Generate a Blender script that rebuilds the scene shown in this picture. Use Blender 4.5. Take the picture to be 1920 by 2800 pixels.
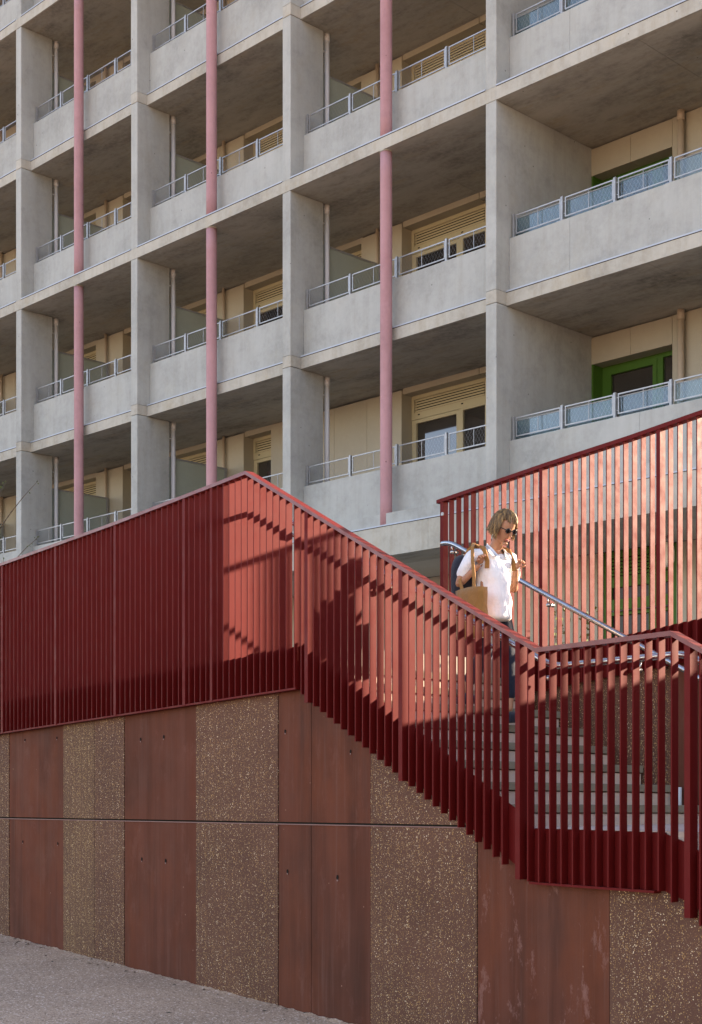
import bpy, math, random
from mathutils import Vector, Matrix
R = math.radians
random.seed(7)
for o in list(bpy.data.objects): bpy.data.objects.remove(o)
scn = bpy.context.scene
COL = scn.collection
H = 1.75                       # eye height: all heights below are measured from eye level

# ------------------------------------------------------------------ camera
cam = bpy.data.objects.new('camera', bpy.data.cameras.new('camera')); COL.objects.link(cam)
cam.location = (0, 0, H); cam.rotation_euler = (R(90), 0, R(45.74))
cd = cam.data; cd.sensor_fit = 'VERTICAL'; cd.sensor_height = 28.0; cd.lens = 40.1168
cd.shift_x = 0.0; cd.shift_y = 0.2751; cd.clip_start = 0.1; cd.clip_end = 2000
scn.camera = cam
scn.render.resolution_x = 702; scn.render.resolution_y = 1024

# ------------------------------------------------------------------ sky, sun, exposure
SUN = Vector((0.508, 0.958, 0.39)).normalized()
elev = math.asin(SUN.z); azim = math.atan2(SUN.x, SUN.y)
w = bpy.data.worlds.new('World'); scn.world = w; w.use_nodes = True
nt = w.node_tree; nt.nodes.clear()
sky = nt.nodes.new('ShaderNodeTexSky'); sky.sky_type = 'NISHITA'; sky.sun_disc = False
sky.sun_elevation = elev; sky.sun_rotation = azim
sky.air_density = 1.0; sky.dust_density = 0.6; sky.ozone_density = 1.0; sky.altitude = 100
tint = nt.nodes.new('ShaderNodeMix'); tint.data_type = 'RGBA'; tint.blend_type = 'MULTIPLY'
tint.inputs[0].default_value = 1.0; tint.inputs[7].default_value = (0.985, 0.812, 0.77, 1)
bg = nt.nodes.new('ShaderNodeBackground'); bg.inputs['Strength'].default_value = 0.15
wo = nt.nodes.new('ShaderNodeOutputWorld')
nt.links.new(sky.outputs[0], tint.inputs[6]); nt.links.new(tint.outputs[2], bg.inputs[0]); nt.links.new(bg.outputs[0], wo.inputs[0])
ld = bpy.data.lights.new('sun', 'SUN'); ld.energy = 5.0; ld.angle = R(0.9); ld.color = (1.0, 0.80, 0.58)
sun = bpy.data.objects.new('sun', ld); COL.objects.link(sun)
sun.rotation_euler = SUN.to_track_quat('Z', 'Y').to_euler(); sun.location = (20, 30, 30)
vs = scn.view_settings; scn.display_settings.display_device = 'sRGB'
vs.view_transform = 'Standard'; vs.look = 'None'; vs.gamma = 1; vs.exposure = 2.24; vs.use_curve_mapping = False
scn.render.engine = 'CYCLES'

# ------------------------------------------------------------------ materials
MATS = {}
def newmat(name, rough=0.8, spec=0.3, metal=0.0):
    m = bpy.data.materials.new(name); m.use_nodes = True
    n = m.node_tree; b = n.nodes['Principled BSDF']
    b.inputs['Roughness'].default_value = rough; b.inputs['Metallic'].default_value = metal
    b.inputs['Specular IOR Level'].default_value = spec
    MATS[name] = m
    return m, n, b
def node(n, typ, **kw):
    x = n.nodes.new(typ)
    for k, v in kw.items():
        if k in x.inputs.keys() if not isinstance(k, int) else True:
            x.inputs[k].default_value = v
        else: setattr(x, k, v)
    return x
def coords(n, sx=1, sy=1, sz=1):
    g = n.nodes.new('ShaderNodeNewGeometry'); mp = n.nodes.new('ShaderNodeMapping')
    mp.inputs['Scale'].default_value = (sx, sy, sz)
    n.links.new(g.outputs['Position'], mp.inputs[0]); return mp.outputs[0]
def noise(n, vec, scale, detail=6, rough=0.6):
    t = n.nodes.new('ShaderNodeTexNoise'); t.inputs['Scale'].default_value = scale
    t.inputs['Detail'].default_value = detail; t.inputs['Roughness'].default_value = rough
    n.links.new(vec, t.inputs['Vector']); return t.outputs['Fac']
def ramp(n, fac, stops):
    r = n.nodes.new('ShaderNodeValToRGB'); cr = r.color_ramp
    while len(cr.elements) < len(stops): cr.elements.new(0.5)
    for e, (p, c) in zip(cr.elements, stops):
        e.position = p; e.color = (c[0], c[1], c[2], 1) if hasattr(c, '__len__') else (c, c, c, 1)
    n.links.new(fac, r.inputs[0]); return r.outputs[0]
def mix(n, fac, a, b, mode='MIX'):
    x = n.nodes.new('ShaderNodeMix'); x.data_type = 'RGBA'; x.blend_type = mode
    for i, v in ((0, fac), (6, a), (7, b)):
        if hasattr(v, 'is_linked'): n.links.new(v, x.inputs[i])
        elif i == 0: x.inputs[0].default_value = v
        else: x.inputs[i].default_value = (*v, 1) if len(v) == 3 else v
    return x.outputs[2]
def bump(n, b, h, strength, dist=0.01):
    bn = n.nodes.new('ShaderNodeBump'); bn.inputs['Strength'].default_value = strength
    bn.inputs['Distance'].default_value = dist
    n.links.new(h, bn.inputs['Height']); n.links.new(bn.outputs[0], b.inputs['Normal'])

def concrete(name, col, stain=0.55, streak=0.5, rough=0.85, warm=(1.0, .90, .74), flow=(1, 1, 1)):
    m, n, b = newmat(name, rough, 0.15)
    p = coords(n); ps = coords(n, 5, 5, 0.45); pf = coords(n, *flow)
    sc = lambda k: tuple(min(1, c * k) for c in col)
    c = ramp(n, noise(n, pf, 0.75, 9, .68), [(.32, sc(1 - .42 * stain)), (.5, sc(1)), (.68, sc(1 + .20 * stain))])
    c = mix(n, ramp(n, noise(n, ps, 1.3, 7, .62), [(.44, 0), (.70, streak * .75)]), c, tuple(x * .66 * w_ for x, w_ in zip(col, warm)))
    c = mix(n, ramp(n, noise(n, pf, 3.1, 9, .72), [(.50, 0), (.66, .55 * stain), (.80, .8 * stain)]), c, sc(.62))
    c = mix(n, ramp(n, noise(n, pf, 1.7, 7, .65), [(.53, 0), (.72, .75 * stain)]), c, tuple(x * w_ * .98 for x, w_ in zip(col, warm)))
    c = mix(n, ramp(n, noise(n, p, 13, 8, .7), [(.42, .0), (.70, .55 * stain)]), c, sc(1.16))
    v = n.nodes.new('ShaderNodeTexVoronoi'); v.inputs['Scale'].default_value = 3.6; v.inputs['Randomness'].default_value = 1
    n.links.new(p, v.inputs['Vector'])
    c = mix(n, ramp(n, v.outputs['Distance'], [(.028, .9), (.05, 0)]), c, sc(.35))
    n.links.new(c, b.inputs['Base Color'])
    bump(n, b, noise(n, p, 38, 9, .78), .32, .012)
    return m
concrete('concrete', (.375, .38, .355), stain=.60, streak=.45, warm=(1, .95, .85))
concrete('concrete_soffit', (.39, .37, .315), stain=1.15, streak=.05, warm=(1, .90, .74), flow=(.8, 2.2, 1))
concrete('concrete_band', (.41, .39, .335), stain=.75, streak=.6)
concrete('concrete_step', (.60, .47, .385), stain=.4, streak=.1)
concrete('concrete_tread', (.25, .215, .155), stain=.6, streak=.1)

def speckle_paint(name, col, rough=0.42, spec=0.45, amt=.18):
    m, n, b = newmat(name, rough, spec)
    p = coords(n)
    c = mix(n, ramp(n, noise(n, p, 2.2, 5), [(.35, 0), (.7, amt)]), col, tuple(min(1, x * 1.3 + .002) for x in col))
    c = mix(n, ramp(n, noise(n, coords(n, 8, 8, .5), 3, 5), [(.55, 0), (.8, .3)]), c, tuple(x * .72 for x in col))
    v = n.nodes.new('ShaderNodeTexVoronoi'); v.inputs['Scale'].default_value = 7; n.links.new(p, v.inputs['Vector'])
    c = mix(n, ramp(n, v.outputs['Distance'], [(.012, .55), (.024, 0)]), c, tuple(min(1, x * 2.2 + .05) for x in col))
    n.links.new(c, b.inputs['Base Color'])
    n.links.new(ramp(n, noise(n, p, 9, 4), [(.3, rough - .08), (.7, rough + .12)]), b.inputs['Roughness'])
    bump(n, b, noise(n, p, 260, 3), .10, .002)
    return m
speckle_paint('red_paint', (.100, .0058, .0052), .52, .09)
speckle_paint('red_paint_highlight', (.125, .011, .0095), .40, .55)  # same red paint, made paler and glossier for the top rail's sunlit highlight
speckle_paint('green_paint', (.055, .125, .016), rough=.5, spec=.2, amt=.1)
speckle_paint('cream_paint', (.43, .375, .235), rough=.5, spec=.2, amt=.1)
concrete('pink_concrete', (.41, .235, .245), stain=.45, streak=.35, warm=(1, .85, .85))
def panelmat(name, col):
    m, n, b = newmat(name, .6, .3)
    p = coords(n)
    c = mix(n, ramp(n, noise(n, coords(n, 1, 1, .5), 1.6, 5), [(.35, 0), (.7, .5)]), col, tuple(x * .84 for x in col))
    c = mix(n, ramp(n, noise(n, p, 14, 6), [(.45, 0), (.75, .25)]), c, tuple(x * 1.12 for x in col))
    n.links.new(c, b.inputs['Base Color']); bump(n, b, noise(n, p, 60, 4), .06, .004)
panelmat('beige_panel', (.385, .345, .262))
panelmat('mauve_lip', (.19, .10, .085))  # paler lip tone; on the wall joint it imitates light on the chamfer
panelmat('soffit_panel', (.50, .47, .41))
panelmat('frosted_glass', (.33, .36, .30)); MATS['frosted_glass'].node_tree.nodes['Principled BSDF'].inputs['Roughness'].default_value = .25
panelmat('pvc_pipe', (.56, .55, .55))
panelmat('beige_pipe', (.44, .36, .27))
panelmat('drip_metal', (.40, .44, .50)); MATS['drip_metal'].node_tree.nodes['Principled BSDF'].inputs['Roughness'].default_value = .45
def metal(name, col, rough, m_=1.0, var=.1):
    m, n, b = newmat(name, rough, .5, m_)
    p = coords(n)
    n.links.new(mix(n, ramp(n, noise(n, p, 18, 5), [(.35, 0), (.7, .6)]), col, tuple(x * .72 for x in col)), b.inputs['Base Color'])
    n.links.new(ramp(n, noise(n, p, 30, 3), [(.3, max(.02, rough - var)), (.7, rough + var)]), b.inputs['Roughness'])
metal('galvanised', (.34, .345, .35), .5, .5)
metal('stainless', (.50, .485, .47), .24, 1.0, .06)
m, n, b = newmat('dark_joint', .9, .1); b.inputs['Base Color'].default_value = (.02, .017, .014, 1)
m, n, b = newmat('dark_glass', .04, .8); b.inputs['Coat Weight'].default_value = .6; b.inputs['Coat Roughness'].default_value = .02
n.links.new(ramp(n, noise(n, coords(n), .8, 3), [(.3, (.016, .014, .013)), (.7, (.045, .038, .032))]), b.inputs['Base Color'])
m, n, b = newmat('rail_glass', .03, .8); b.inputs['Base Color'].default_value = (.38, .52, .57, 1); b.inputs['Transmission Weight'].default_value = .9
b.inputs['Coat Weight'].default_value = .3; b.inputs['Coat Roughness'].default_value = .02; b.inputs['IOR'].default_value = 1.5
m, n, b = newmat('dull_glass', .3, .25); b.inputs['Base Color'].default_value = (.025, .024, .022, 1)
m, n, b = newmat('globe_white', .35, .5); b.inputs['Base Color'].default_value = (.72, .68, .58, 1)

# red smooth concrete, and washed aggregate
def red_concrete(name, haze_amt):
    m, n, b = newmat(name, .8, .05)
    p = coords(n); ps = coords(n, 7, 7, .35)
    base = ramp(n, noise(n, p, .9, 5), [(.3, (.074, .029, .018)), (.7, (.128, .041, .023))])
    c = mix(n, ramp(n, noise(n, ps, 1.2, 6), [(.4, 0), (.72, .55)]), base, (.125, .054, .038))
    c = mix(n, ramp(n, noise(n, coords(n, 6, 6, .25), .9, 4), [(.47, 0), (.7, .62)]), c, (.050, .022, .015))
    c = mix(n, ramp(n, noise(n, coords(n, 1.2, 1.2, .5), 1.5, 6), [(.5, 0), (.72, .7)]), c, (.150, .046, .022))
    c = mix(n, ramp(n, noise(n, coords(n, 14, 14, .5), 2.2, 8, .7), [(.54, 0), (.72, .5)]), c, (.135, .068, .050))
    c = mix(n, ramp(n, noise(n, coords(n, 3.6, 3.6, 1.5), 1.5, 8, .78), [(.56, 0), (.62, haze_amt * .55), (.8, haze_amt)]), c, (.26, .135, .11))
    v = n.nodes.new('ShaderNodeTexVoronoi'); v.inputs['Scale'].default_value = 6; n.links.new(p, v.inputs['Vector'])
    c = mix(n, ramp(n, v.outputs['Distance'], [(.025, .8), (.045, 0)]), c, (.30, .17, .12))
    n.links.new(c, b.inputs['Base Color'])
    n.links.new(ramp(n, noise(n, p, 3, 5), [(.3, .62), (.7, .85)]), b.inputs['Roughness'])
    bump(n, b, noise(n, p, 25, 8, .7), .16, .01)
red_concrete('red_concrete', .14); red_concrete('red_concrete_stained', .85)
def aggregate(name, base, cols, scale, dens=.5, bs=.8):
    m, n, b = newmat(name, .8, .15)
    p = coords(n)
    cb = ramp(n, noise(n, p, 1.2, 5), [(.3, tuple(c * .78 for c in base)), (.7, tuple(c * 1.15 for c in base))])
    h = None
    for i, (s, d) in enumerate(((scale, dens), (scale * 1.9, dens * .8))):
        v = n.nodes.new('ShaderNodeTexVoronoi'); v.inputs['Scale'].default_value = s; n.links.new(p, v.inputs['Vector'])
        sep = n.nodes.new('ShaderNodeSeparateColor'); n.links.new(v.outputs['Color'], sep.inputs[0])
        dv = n.nodes.new('ShaderNodeMath'); dv.operation = 'MULTIPLY_ADD'; dv.inputs[1].default_value = .55; dv.inputs[2].default_value = 0
        n.links.new(noise(n, p, 2.6, 3), dv.inputs[0])
        sub = n.nodes.new('ShaderNodeMath'); sub.operation = 'SUBTRACT'; n.links.new(sep.outputs[0], sub.inputs[0]); n.links.new(dv.outputs[0], sub.inputs[1])
        pick = ramp(n, sub.outputs[0], [(1 - d - .27, 0), (1 - d - .22, 1)])
        body = ramp(n, v.outputs['Distance'], [(.34, 1), (.46, 0)])
        fac = mix(n, 1.0, pick, body, 'MULTIPLY')
        stone = ramp(n, sep.outputs[1], cols)
        cb = mix(n, fac, cb, stone)
        if h is None: h = fac
    c = cb
    n.links.new(c, b.inputs['Base Color']); bump(n, b, h, bs, .004)
ST = [(.0, (.16, .085, .05)), (.45, (.25, .14, .065)), (.68, (.45, .26, .09)), (.84, (.60, .42, .22)), (1, (.85, .70, .50))]
aggregate('aggregate', (.108, .051, .033), ST, 100, .34)
aggregate('aggregate_ochre', (.108, .054, .034), [(.0, (.17, .10, .055)), (.5, (.32, .20, .08)), (.8, (.50, .33, .13)), (1, (.75, .58, .36))], 100, .44)
aggregate('paving', (.49, .33, .215), [(.0, (.15, .09, .055)), (.35, (.35, .22, .14)), (.7, (.66, .46, .32)), (1, (.9, .74, .60))], 42, .85, .9)
m, n, b = newmat('terrace_paving', .85, .2)
n.links.new(ramp(n, noise(n, coords(n), 3, 6), [(.3, (.30, .26, .22)), (.7, (.40, .35, .30))]), b.inputs['Base Color'])
def cloth(name, col, scale=30, amt=.15, rough=.85):
    m, n, b = newmat(name, rough, .2)
    p = coords(n)
    n.links.new(mix(n, ramp(n, noise(n, p, scale, 5), [(.4, 0), (.7, amt * 2)]), col, tuple(x * .72 for x in col)), b.inputs['Base Color'])
    b.inputs['Sheen Weight'].default_value = .15
    bump(n, b, noise(n, coords(n, 1, 1, .6), 22, 4), .55, .02)
cloth('shirt_cloth', (.80, .79, .80), 20, .06); cloth('trouser_cloth', (.012, .014, .026)); cloth('tote_cloth', (.30, .145, .04)); cloth('bag_cloth', (.02, .02, .03))
m, n, b = newmat('skin', .5, .4); b.inputs['Base Color'].default_value = (.40, .20, .115, 1); b.inputs['Subsurface Weight'].default_value = .08
m, n, b = newmat('hair', .5, .4)
n.links.new(ramp(n, noise(n, coords(n, 60, 60, 6), 1, 4), [(.38, (.05, .028, .010)), (.52, (.15, .085, .028)), (.68, (.36, .22, .075))]), b.inputs['Base Color'])
m, n, b = newmat('black_plastic', .15, .6); b.inputs['Base Color'].default_value = (.008, .008, .01, 1)
m, n, b = newmat('lip', .5, .3); b.inputs['Base Color'].default_value = (.30, .09, .08, 1)
m, n, b = newmat('leaf', .6, .3); n.links.new(ramp(n, noise(n, coords(n), 9, 3), [(.3, (.045, .07, .02)), (.7, (.13, .17, .045))]), b.inputs['Base Color'])
m, n, b = newmat('bark', .9, .2); n.links.new(ramp(n, noise(n, coords(n, 1, 1, .2), 30, 5), [(.3, (.07, .05, .035)), (.7, (.16, .125, .09))]), b.inputs['Base Color'])

# ------------------------------------------------------------------ geometry helpers
WR = R(-5.1618)                                   # the stair wall is turned 5 degrees against the facade
class Frame:
    def __init__(s, rot): s.rot = rot; s.m = Matrix.Rotation(rot, 3, 'Z')
FW = Frame(WR); FB = Frame(0.0)
def props(o, label=None, cat=None, group=None, kind=None):
    for k, v in (('label', label), ('category', cat), ('group', group), ('kind', kind)):
        if v: o[k] = v
    return o
BASE = {}                                          # base point (in frame coordinates) of each root
def root(name, base, fr, label, cat, group=None):
    o = bpy.data.objects.new(name, None); o.empty_display_size = .3; COL.objects.link(o)
    p = fr.m @ Vector(base); o.location = (p.x, p.y, p.z + H); o.rotation_euler = (0, 0, fr.rot)
    props(o, label, cat, group); BASE[o.name] = Vector(base); return o
class MB:
    def __init__(s): s.v = []; s.f = []; s.mi = []; s.smooth = False
    def add(s, vs, fs, mi=0):
        k = len(s.v); s.v += [tuple(v) for v in vs]; s.f += [tuple(i + k for i in f) for f in fs]; s.mi += [mi] * len(fs); return s
    def box(s, x0, x1, y0, y1, z0, z1, mi=0):
        return s.add([(x0, y0, z0), (x1, y0, z0), (x1, y1, z0), (x0, y1, z0), (x0, y0, z1), (x1, y0, z1), (x1, y1, z1), (x0, y1, z1)],
                     [(0, 3, 2, 1), (4, 5, 6, 7), (0, 1, 5, 4), (1, 2, 6, 5), (2, 3, 7, 6), (3, 0, 4, 7)], mi)
    def prism_xz(s, poly, y0, y1, mi=0):           # polygon in x,z extruded in y (counter-clockwise seen from -y)
        n_ = len(poly)
        vs = [(x, y0, z) for x, z in poly] + [(x, y1, z) for x, z in poly]
        fs = [tuple(range(n_)), tuple(range(2 * n_ - 1, n_ - 1, -1))] + [(i, i + n_, (i + 1) % n_ + n_, (i + 1) % n_) for i in range(n_)]
        return s.add(vs, fs, mi)
    def prism_xy(s, poly, z0, z1, mi=0):
        n_ = len(poly)
        vs = [(x, y, z0) for x, y in poly] + [(x, y, z1) for x, y in poly]
        fs = [tuple(range(n_ - 1, -1, -1)), tuple(range(n_, 2 * n_))] + [(i, (i + 1) % n_, (i + 1) % n_ + n_, i + n_) for i in range(n_)]
        return s.add(vs, fs, mi)
    def tube(s, pts, r, seg=10, mi=0, cap=True):
        pts = [Vector(p) for p in pts]; rr = r if hasattr(r, '__len__') else [r] * len(pts)
        k = len(s.v); up = Vector((0, 0, 1)); prev = None
        for i, p in enumerate(pts):
            t = (pts[min(i + 1, len(pts) - 1)] - pts[max(i - 1, 0)]).normalized()
            a = prev if prev is not None else (up if abs(t.z) < .9 else Vector((1, 0, 0)))
            a = (a - t * a.dot(t)).normalized(); prev = a; b_ = t.cross(a)
            for j in range(seg):
                an = 2 * math.pi * j / seg; q = p + (a * math.cos(an) + b_ * math.sin(an)) * rr[i]; s.v.append(tuple(q))
        for i in range(len(pts) - 1):
            for j in range(seg):
                s.f.append((k + i * seg + j, k + i * seg + (j + 1) % seg, k + (i + 1) * seg + (j + 1) % seg, k + (i + 1) * seg + j)); s.mi.append(mi)
        if cap:
            s.f.append(tuple(k + j for j in range(seg - 1, -1, -1))); s.f.append(tuple(k + (len(pts) - 1) * seg + j for j in range(seg))); s.mi += [mi, mi]
        return s
    def build(s, name, mats, parent=None, fr=None, smooth=False, bevel=0.0, base=None, kind=None, label=None):
        """mesh coordinates are frame coordinates; stored relative to the part's own base point"""
        me = bpy.data.meshes.new(name)
        fr = fr or FB
        if base is None:
            xs = [v[0] for v in s.v]; ys = [v[1] for v in s.v]; zs = [v[2] for v in s.v]
            base = ((min(xs) + max(xs)) / 2, (min(ys) + max(ys)) / 2, min(zs))
        bv = Vector(base)
        me.from_pydata([Vector(v) - bv for v in s.v], [], s.f); me.update()
        for mn in ([mats] if isinstance(mats, str) else mats): me.materials.append(MATS[mn])
        me.polygons.foreach_set('material_index', s.mi)
        if smooth: me.polygons.foreach_set('use_smooth', [True] * len(me.polygons))
        o = bpy.data.objects.new(name, me); COL.objects.link(o)
        if parent is not None:
            o.parent = parent
            o.location = bv - TOP(parent)
        else:
            p = fr.m @ bv; o.location = (p.x, p.y, p.z + H); o.rotation_euler = (0, 0, fr.rot)
        BASE[o.name] = bv
        if bevel:
            md = o.modifiers.new('bevel', 'BEVEL'); md.width = bevel; md.segments = 1; md.limit_method = 'ANGLE'
        if kind: o['kind'] = kind
        if label: o['label'] = label
        return o
def TOP(o): return BASE[o.name]
def clone(o, parent, base):
    c = o.copy(); COL.objects.link(c); c.parent = parent; c.location = Vector(base) - TOP(parent); BASE[c.name] = Vector(base); return c
def lerp(pts, x):
    if x <= pts[0][0]: a, b_ = pts[0], pts[1]
    elif x >= pts[-1][0]: a, b_ = pts[-2], pts[-1]
    else:
        for a, b_ in zip(pts, pts[1:]):
            if a[0] <= x <= b_[0]: break
    return a[1] + (b_[1] - a[1]) * (x - a[0]) / (b_[0] - a[0])

# ------------------------------------------------------------------ street
def street_z(u): return -1.748 - .040 * (max(-26, min(2, u)) + 8.6)
mb = MB(); us = [-400, -150, -60, -26, -20, -14, -8, -2, 2, 10, 60, 150, 400]; cs = [-400, -120, -40, -10, 0, 5, 7.1, 12, 40, 150, 400]
g = [(u, c, street_z(u)) for c in cs for u in us]; nu = len(us)
mb.add(g, [(j * nu + i, j * nu + i + 1, (j + 1) * nu + i + 1, (j + 1) * nu + i) for j in range(len(cs) - 1) for i in range(nu - 1)])
st = mb.build('street', 'paving', fr=FW, base=(0, 0, -1.75)); props(st, 'washed gravel paving falling gently to the right in front of the red wall', 'paving', kind='structure')

# ------------------------------------------------------------------ retaining wall with alternate panels
C0 = 7.0
botpts = [(-20, .44), (-14.438, .647), (-9.22, .832), (-9.078, .715), (-8.994, .674), (-6.79, -.557), (-6.70, -.577), (-5.63, -.583), (-5.40, -.727), (-2.6, -2.30)]
def bot(u): return lerp(botpts, u)
wallt = [(u, z + .24) for u, z in botpts]
rw = root('retaining_wall', (-10, C0, street_z(-10)), FW, 'long red concrete wall of alternating smooth and pebbled panels under the ramp railing', 'wall')
PB = [(-18.0, 'S'), (-16.78, 'A'), (-15.58, 'S'), (-14.363, 'A0'), (-14.363, 'S')]
bounds = [-19.2, -18.0, -16.78, -15.58, -14.363, -13.167, -11.974, -10.754, -9.547, -8.386, -7.247, -6.067, -4.87, -3.67, -2.47]
kinds = 'SASASASASASASA'
# last one ending at -14.363 is pebbled, then smooth, pebbled ...
def joint(u): return -.255 + .0044 * (u + 14.5)
for i, (u0, u1) in enumerate(zip(bounds, bounds[1:])):
    A = kinds[i] == 'A'
    gap = .004; dc = 0.0 if A else .005
    a, b_ = u0 + gap, u1 - gap
    matn = 'aggregate' if A else ('red_concrete_stained' if i == 10 else 'red_concrete')
    splits = [a, b_]
    if i == 5: splits = [a, -12.535 - .0035, -12.535 + .0035, b_]
    if i == 8: splits = [a, -9.113 - .003, -9.113 + .003, b_]
    for s0, s1 in zip(splits[::2], splits[1::2]):
        if street_z(s0) < lerp(wallt, s0):
            lowtop0 = min(joint(s0) - .007, lerp(wallt, s0)); lowtop1 = min(joint(s1) - .007, lerp(wallt, s1))
            brk = [s0] + [u for u, z in wallt if s0 < u < s1] + [s1]
            top = [(u, min(joint(u) - .007, lerp(wallt, u))) for u in brk]
            # crossing point of wall top and joint
            fine = [s0 + (s1 - s0) * k / 24 for k in range(25)]
            top = [(u, min(joint(u) - .007, lerp(wallt, u))) for u in fine]
            poly = [(s0, -2.9), (s1, -2.9)] + [(u, max(z, -2.85)) for u, z in reversed(top)]
            MB().prism_xz(poly, C0 + dc, C0 + .25).build('wall_panel', 'aggregate_ochre' if i == 5 and s0 < -12.6 else matn, rw)
        up = [(u, lerp(wallt, u)) for u in fine if lerp(wallt, u) > joint(u) + .03]
        if len(up) > 1:
            ue = up[-1][0]
            poly = [(s0, joint(s0) + .007), (ue, joint(ue) + .007)] + list(reversed(up))
            MB().prism_xz(poly, C0 + dc, C0 + .25).build('wall_panel', 'aggregate_ochre' if i == 5 and s0 < -12.6 else matn, rw)
MB().prism_xz([(-19.2, -2.9), (-2.5, -2.9), (-2.5, -2.4), (-5.4, -.6), (-6.7, -.45), (-9.1, .85), (-19.2, .5)], C0 + .03, C0 + .24).build('wall_core', 'dark_joint', rw)
lip = MB().prism_xz([(-19.2, joint(-19.2) - .015), (-7.36, joint(-7.36) - .015), (-7.36, joint(-7.36) - .007), (-19.2, joint(-19.2) - .007)], C0 - .004, C0 + .028)
lip.build('joint_lip', 'mauve_lip', rw)  # pale strip stands in for light caught by the lower panel's chamfer
for (x, z, r_) in ((-14.05, -.50, .012), (-13.28, -.50, .012), (-11.66, -.60, .014), (-11.25, -.60, .015), (-9.42, -.62, .014), (-8.78, -.64, .016), (-14.0, .56, .012), (-13.3, .56, .011),
                   (-11.68, .50, .014), (-11.28, .51, .014), (-9.45, .50, .013), (-8.62, .32, .012), (-10.3, -.55, .012)):
    k = MB(); n_ = 10
    ring = [(x + r_ * math.cos(t * 2 * math.pi / n_) * .8, C0 - .0005, z + 1.2 * r_ * math.sin(t * 2 * math.pi / n_)) for t in range(n_)]
    inner = [(x + r_ * .55 * math.cos(t * 2 * math.pi / n_) * .8, C0 + .0035, z + .6 * r_ * math.sin(t * 2 * math.pi / n_)) for t in range(n_)]
    k.add(ring + inner, [(t, (t + 1) % n_, (t + 1) % n_ + n_, t + n_) for t in range(n_)] + [tuple(range(n_, 2 * n_))])
    k.build('tie_hole', 'dark_joint', rw)
    MB().add([(x - r_ * .7, C0 - .001, z - 1.15 * r_), (x + r_ * .7, C0 - .001, z - 1.15 * r_), (x + r_ * .5, C0 - .001, z - 1.9 * r_), (x - r_ * .5, C0 - .001, z - 1.9 * r_)], [(0, 1, 2, 3)]).build('hole_lip', 'mauve_lip', rw)  # flat paler strip just below the tie hole

rnd = random.Random(21); lf = MB()
for _ in range(130):
    u = rnd.uniform(-15.5, -6); c = 6.99 - abs(rnd.gauss(0, .16)) if rnd.random() < .7 else rnd.uniform(4.5, 6.9)
    z = street_z(u) + .004; a_ = rnd.uniform(0, 6.28); L = rnd.uniform(.008, .03); t_ = rnd.uniform(.002, .012)
    d = Vector((math.cos(a_), math.sin(a_), 0)); sd = Vector((-d.y, d.x, 0)); p0 = Vector((u, min(c, 6.97), z))
    lf.add([p0, p0 + d * L + sd * L * .4 + Vector((0, 0, t_)), p0 + d * L * 2, p0 + d * L - sd * L * .4], [(0, 1, 2, 3)])
gr = MB(); us_ = [-20 + .018 * k for k in range(int(14 / .018))]; hh = 0.0
for k, u in enumerate(us_):
    hh = .8 * hh + rnd.uniform(-.004, .0055); hh = min(max(hh, .002), .03)
    z = street_z(u); wd = .03 + hh * 2.0 + rnd.uniform(0, .012)
    gr.v += [(u, 6.999, z + hh), (u, 6.99 - wd * .5, z + hh * .45), (u, 6.99 - wd, z + .001)]
    if k: 
        for c_ in (0, 1): gr.f.append((3 * k - 3 + c_, 3 * k - 2 + c_, 3 * k + 1 + c_, 3 * k + c_)); gr.mi.append(0)
o = gr.build('grit_fillet', 'paving', fr=FW, base=(-10, 6.95, street_z(-10)), kind='stuff', smooth=True)
props(o, 'uneven line of washed grit gathered where the paving meets the red wall', 'grit')
o = lf.build('leaf_litter', 'bark', fr=FW, base=(-10, 6.9, street_z(-10)), kind='stuff')
props(o, 'dry leaf fragments and grit scattered on the paving along the wall foot', 'litter')

# ------------------------------------------------------------------ near railing
BF, BK = 6.93, 6.99            # front and back of the flat bars
railtop = [(-20, 2.17), (-14.438, 2.443), (-12.034, 2.537), (-9.895, 2.651), (-6.627, .946), (-5.532, .962), (-2.6, -.60)]
nr = root('stair_railing', (-9.5, BF, .83), FW, 'near dark red flat-bar railing along the ramp, down the steps and round the landing', 'railing')
def rail_prism(pts, c0, c1, th):
    k = MB(); n_ = len(pts)
    poly = [(u, z - th) for u, z in pts] + [(u, z) for u, z in reversed(pts)]
    return k.prism_xz(poly, c0, c1)
for a, b_ in zip(railtop, railtop[1:]):
    if b_[0] <= -14.4: seg = [a, b_]
    else: seg = [a, b_]
    rail_prism(seg, BF - .01, BK + .012, .03).build('top_rail', 'red_paint_highlight', nr)
posts = [-17.96, -16.77, -15.578, -14.386, -13.195, -12.024, -10.836, -10.407, -9.078, -7.962, -6.79, -5.411, -4.25]
def bar(parent, u, wd, c0, c1, zb, zt, name='bar'):
    return MB().box(u - wd / 2, u + wd / 2, c0, c1, zb, zt).build(name, 'red_paint', parent)
def topz(u, pts=railtop): return lerp(pts, u) - .029
def barbot(u):
    return bot(u) + .004
bars = []
for p0, p1 in zip(posts, posts[1:]):
    L = p1 - p0; nb = max(2, round(L / .0885) - 1)
    if abs(L - .429) < .01: us_ = [p0 + .08 + .088 * k for k in range(4)]
    elif p0 == -6.79: us_ = [-6.701 + (.0976) * k for k in range(13)]
    elif p0 < -10.5: us_ = [p0 + .0915 * (k + 1) for k in range(12)]
    elif p0 == -10.407: us_ = [p0 + .0885 * (k + 1) + (.02 if k > 11 else 0) for k in range(14)]
    else: us_ = [p0 + .045 + .0853 * (k + .5) for k in range(12)]
    for u in us_:
        if u < p1 - .03: bar(nr, u, .010, BF, BK, barbot(u), topz(u) + .001)
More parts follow.
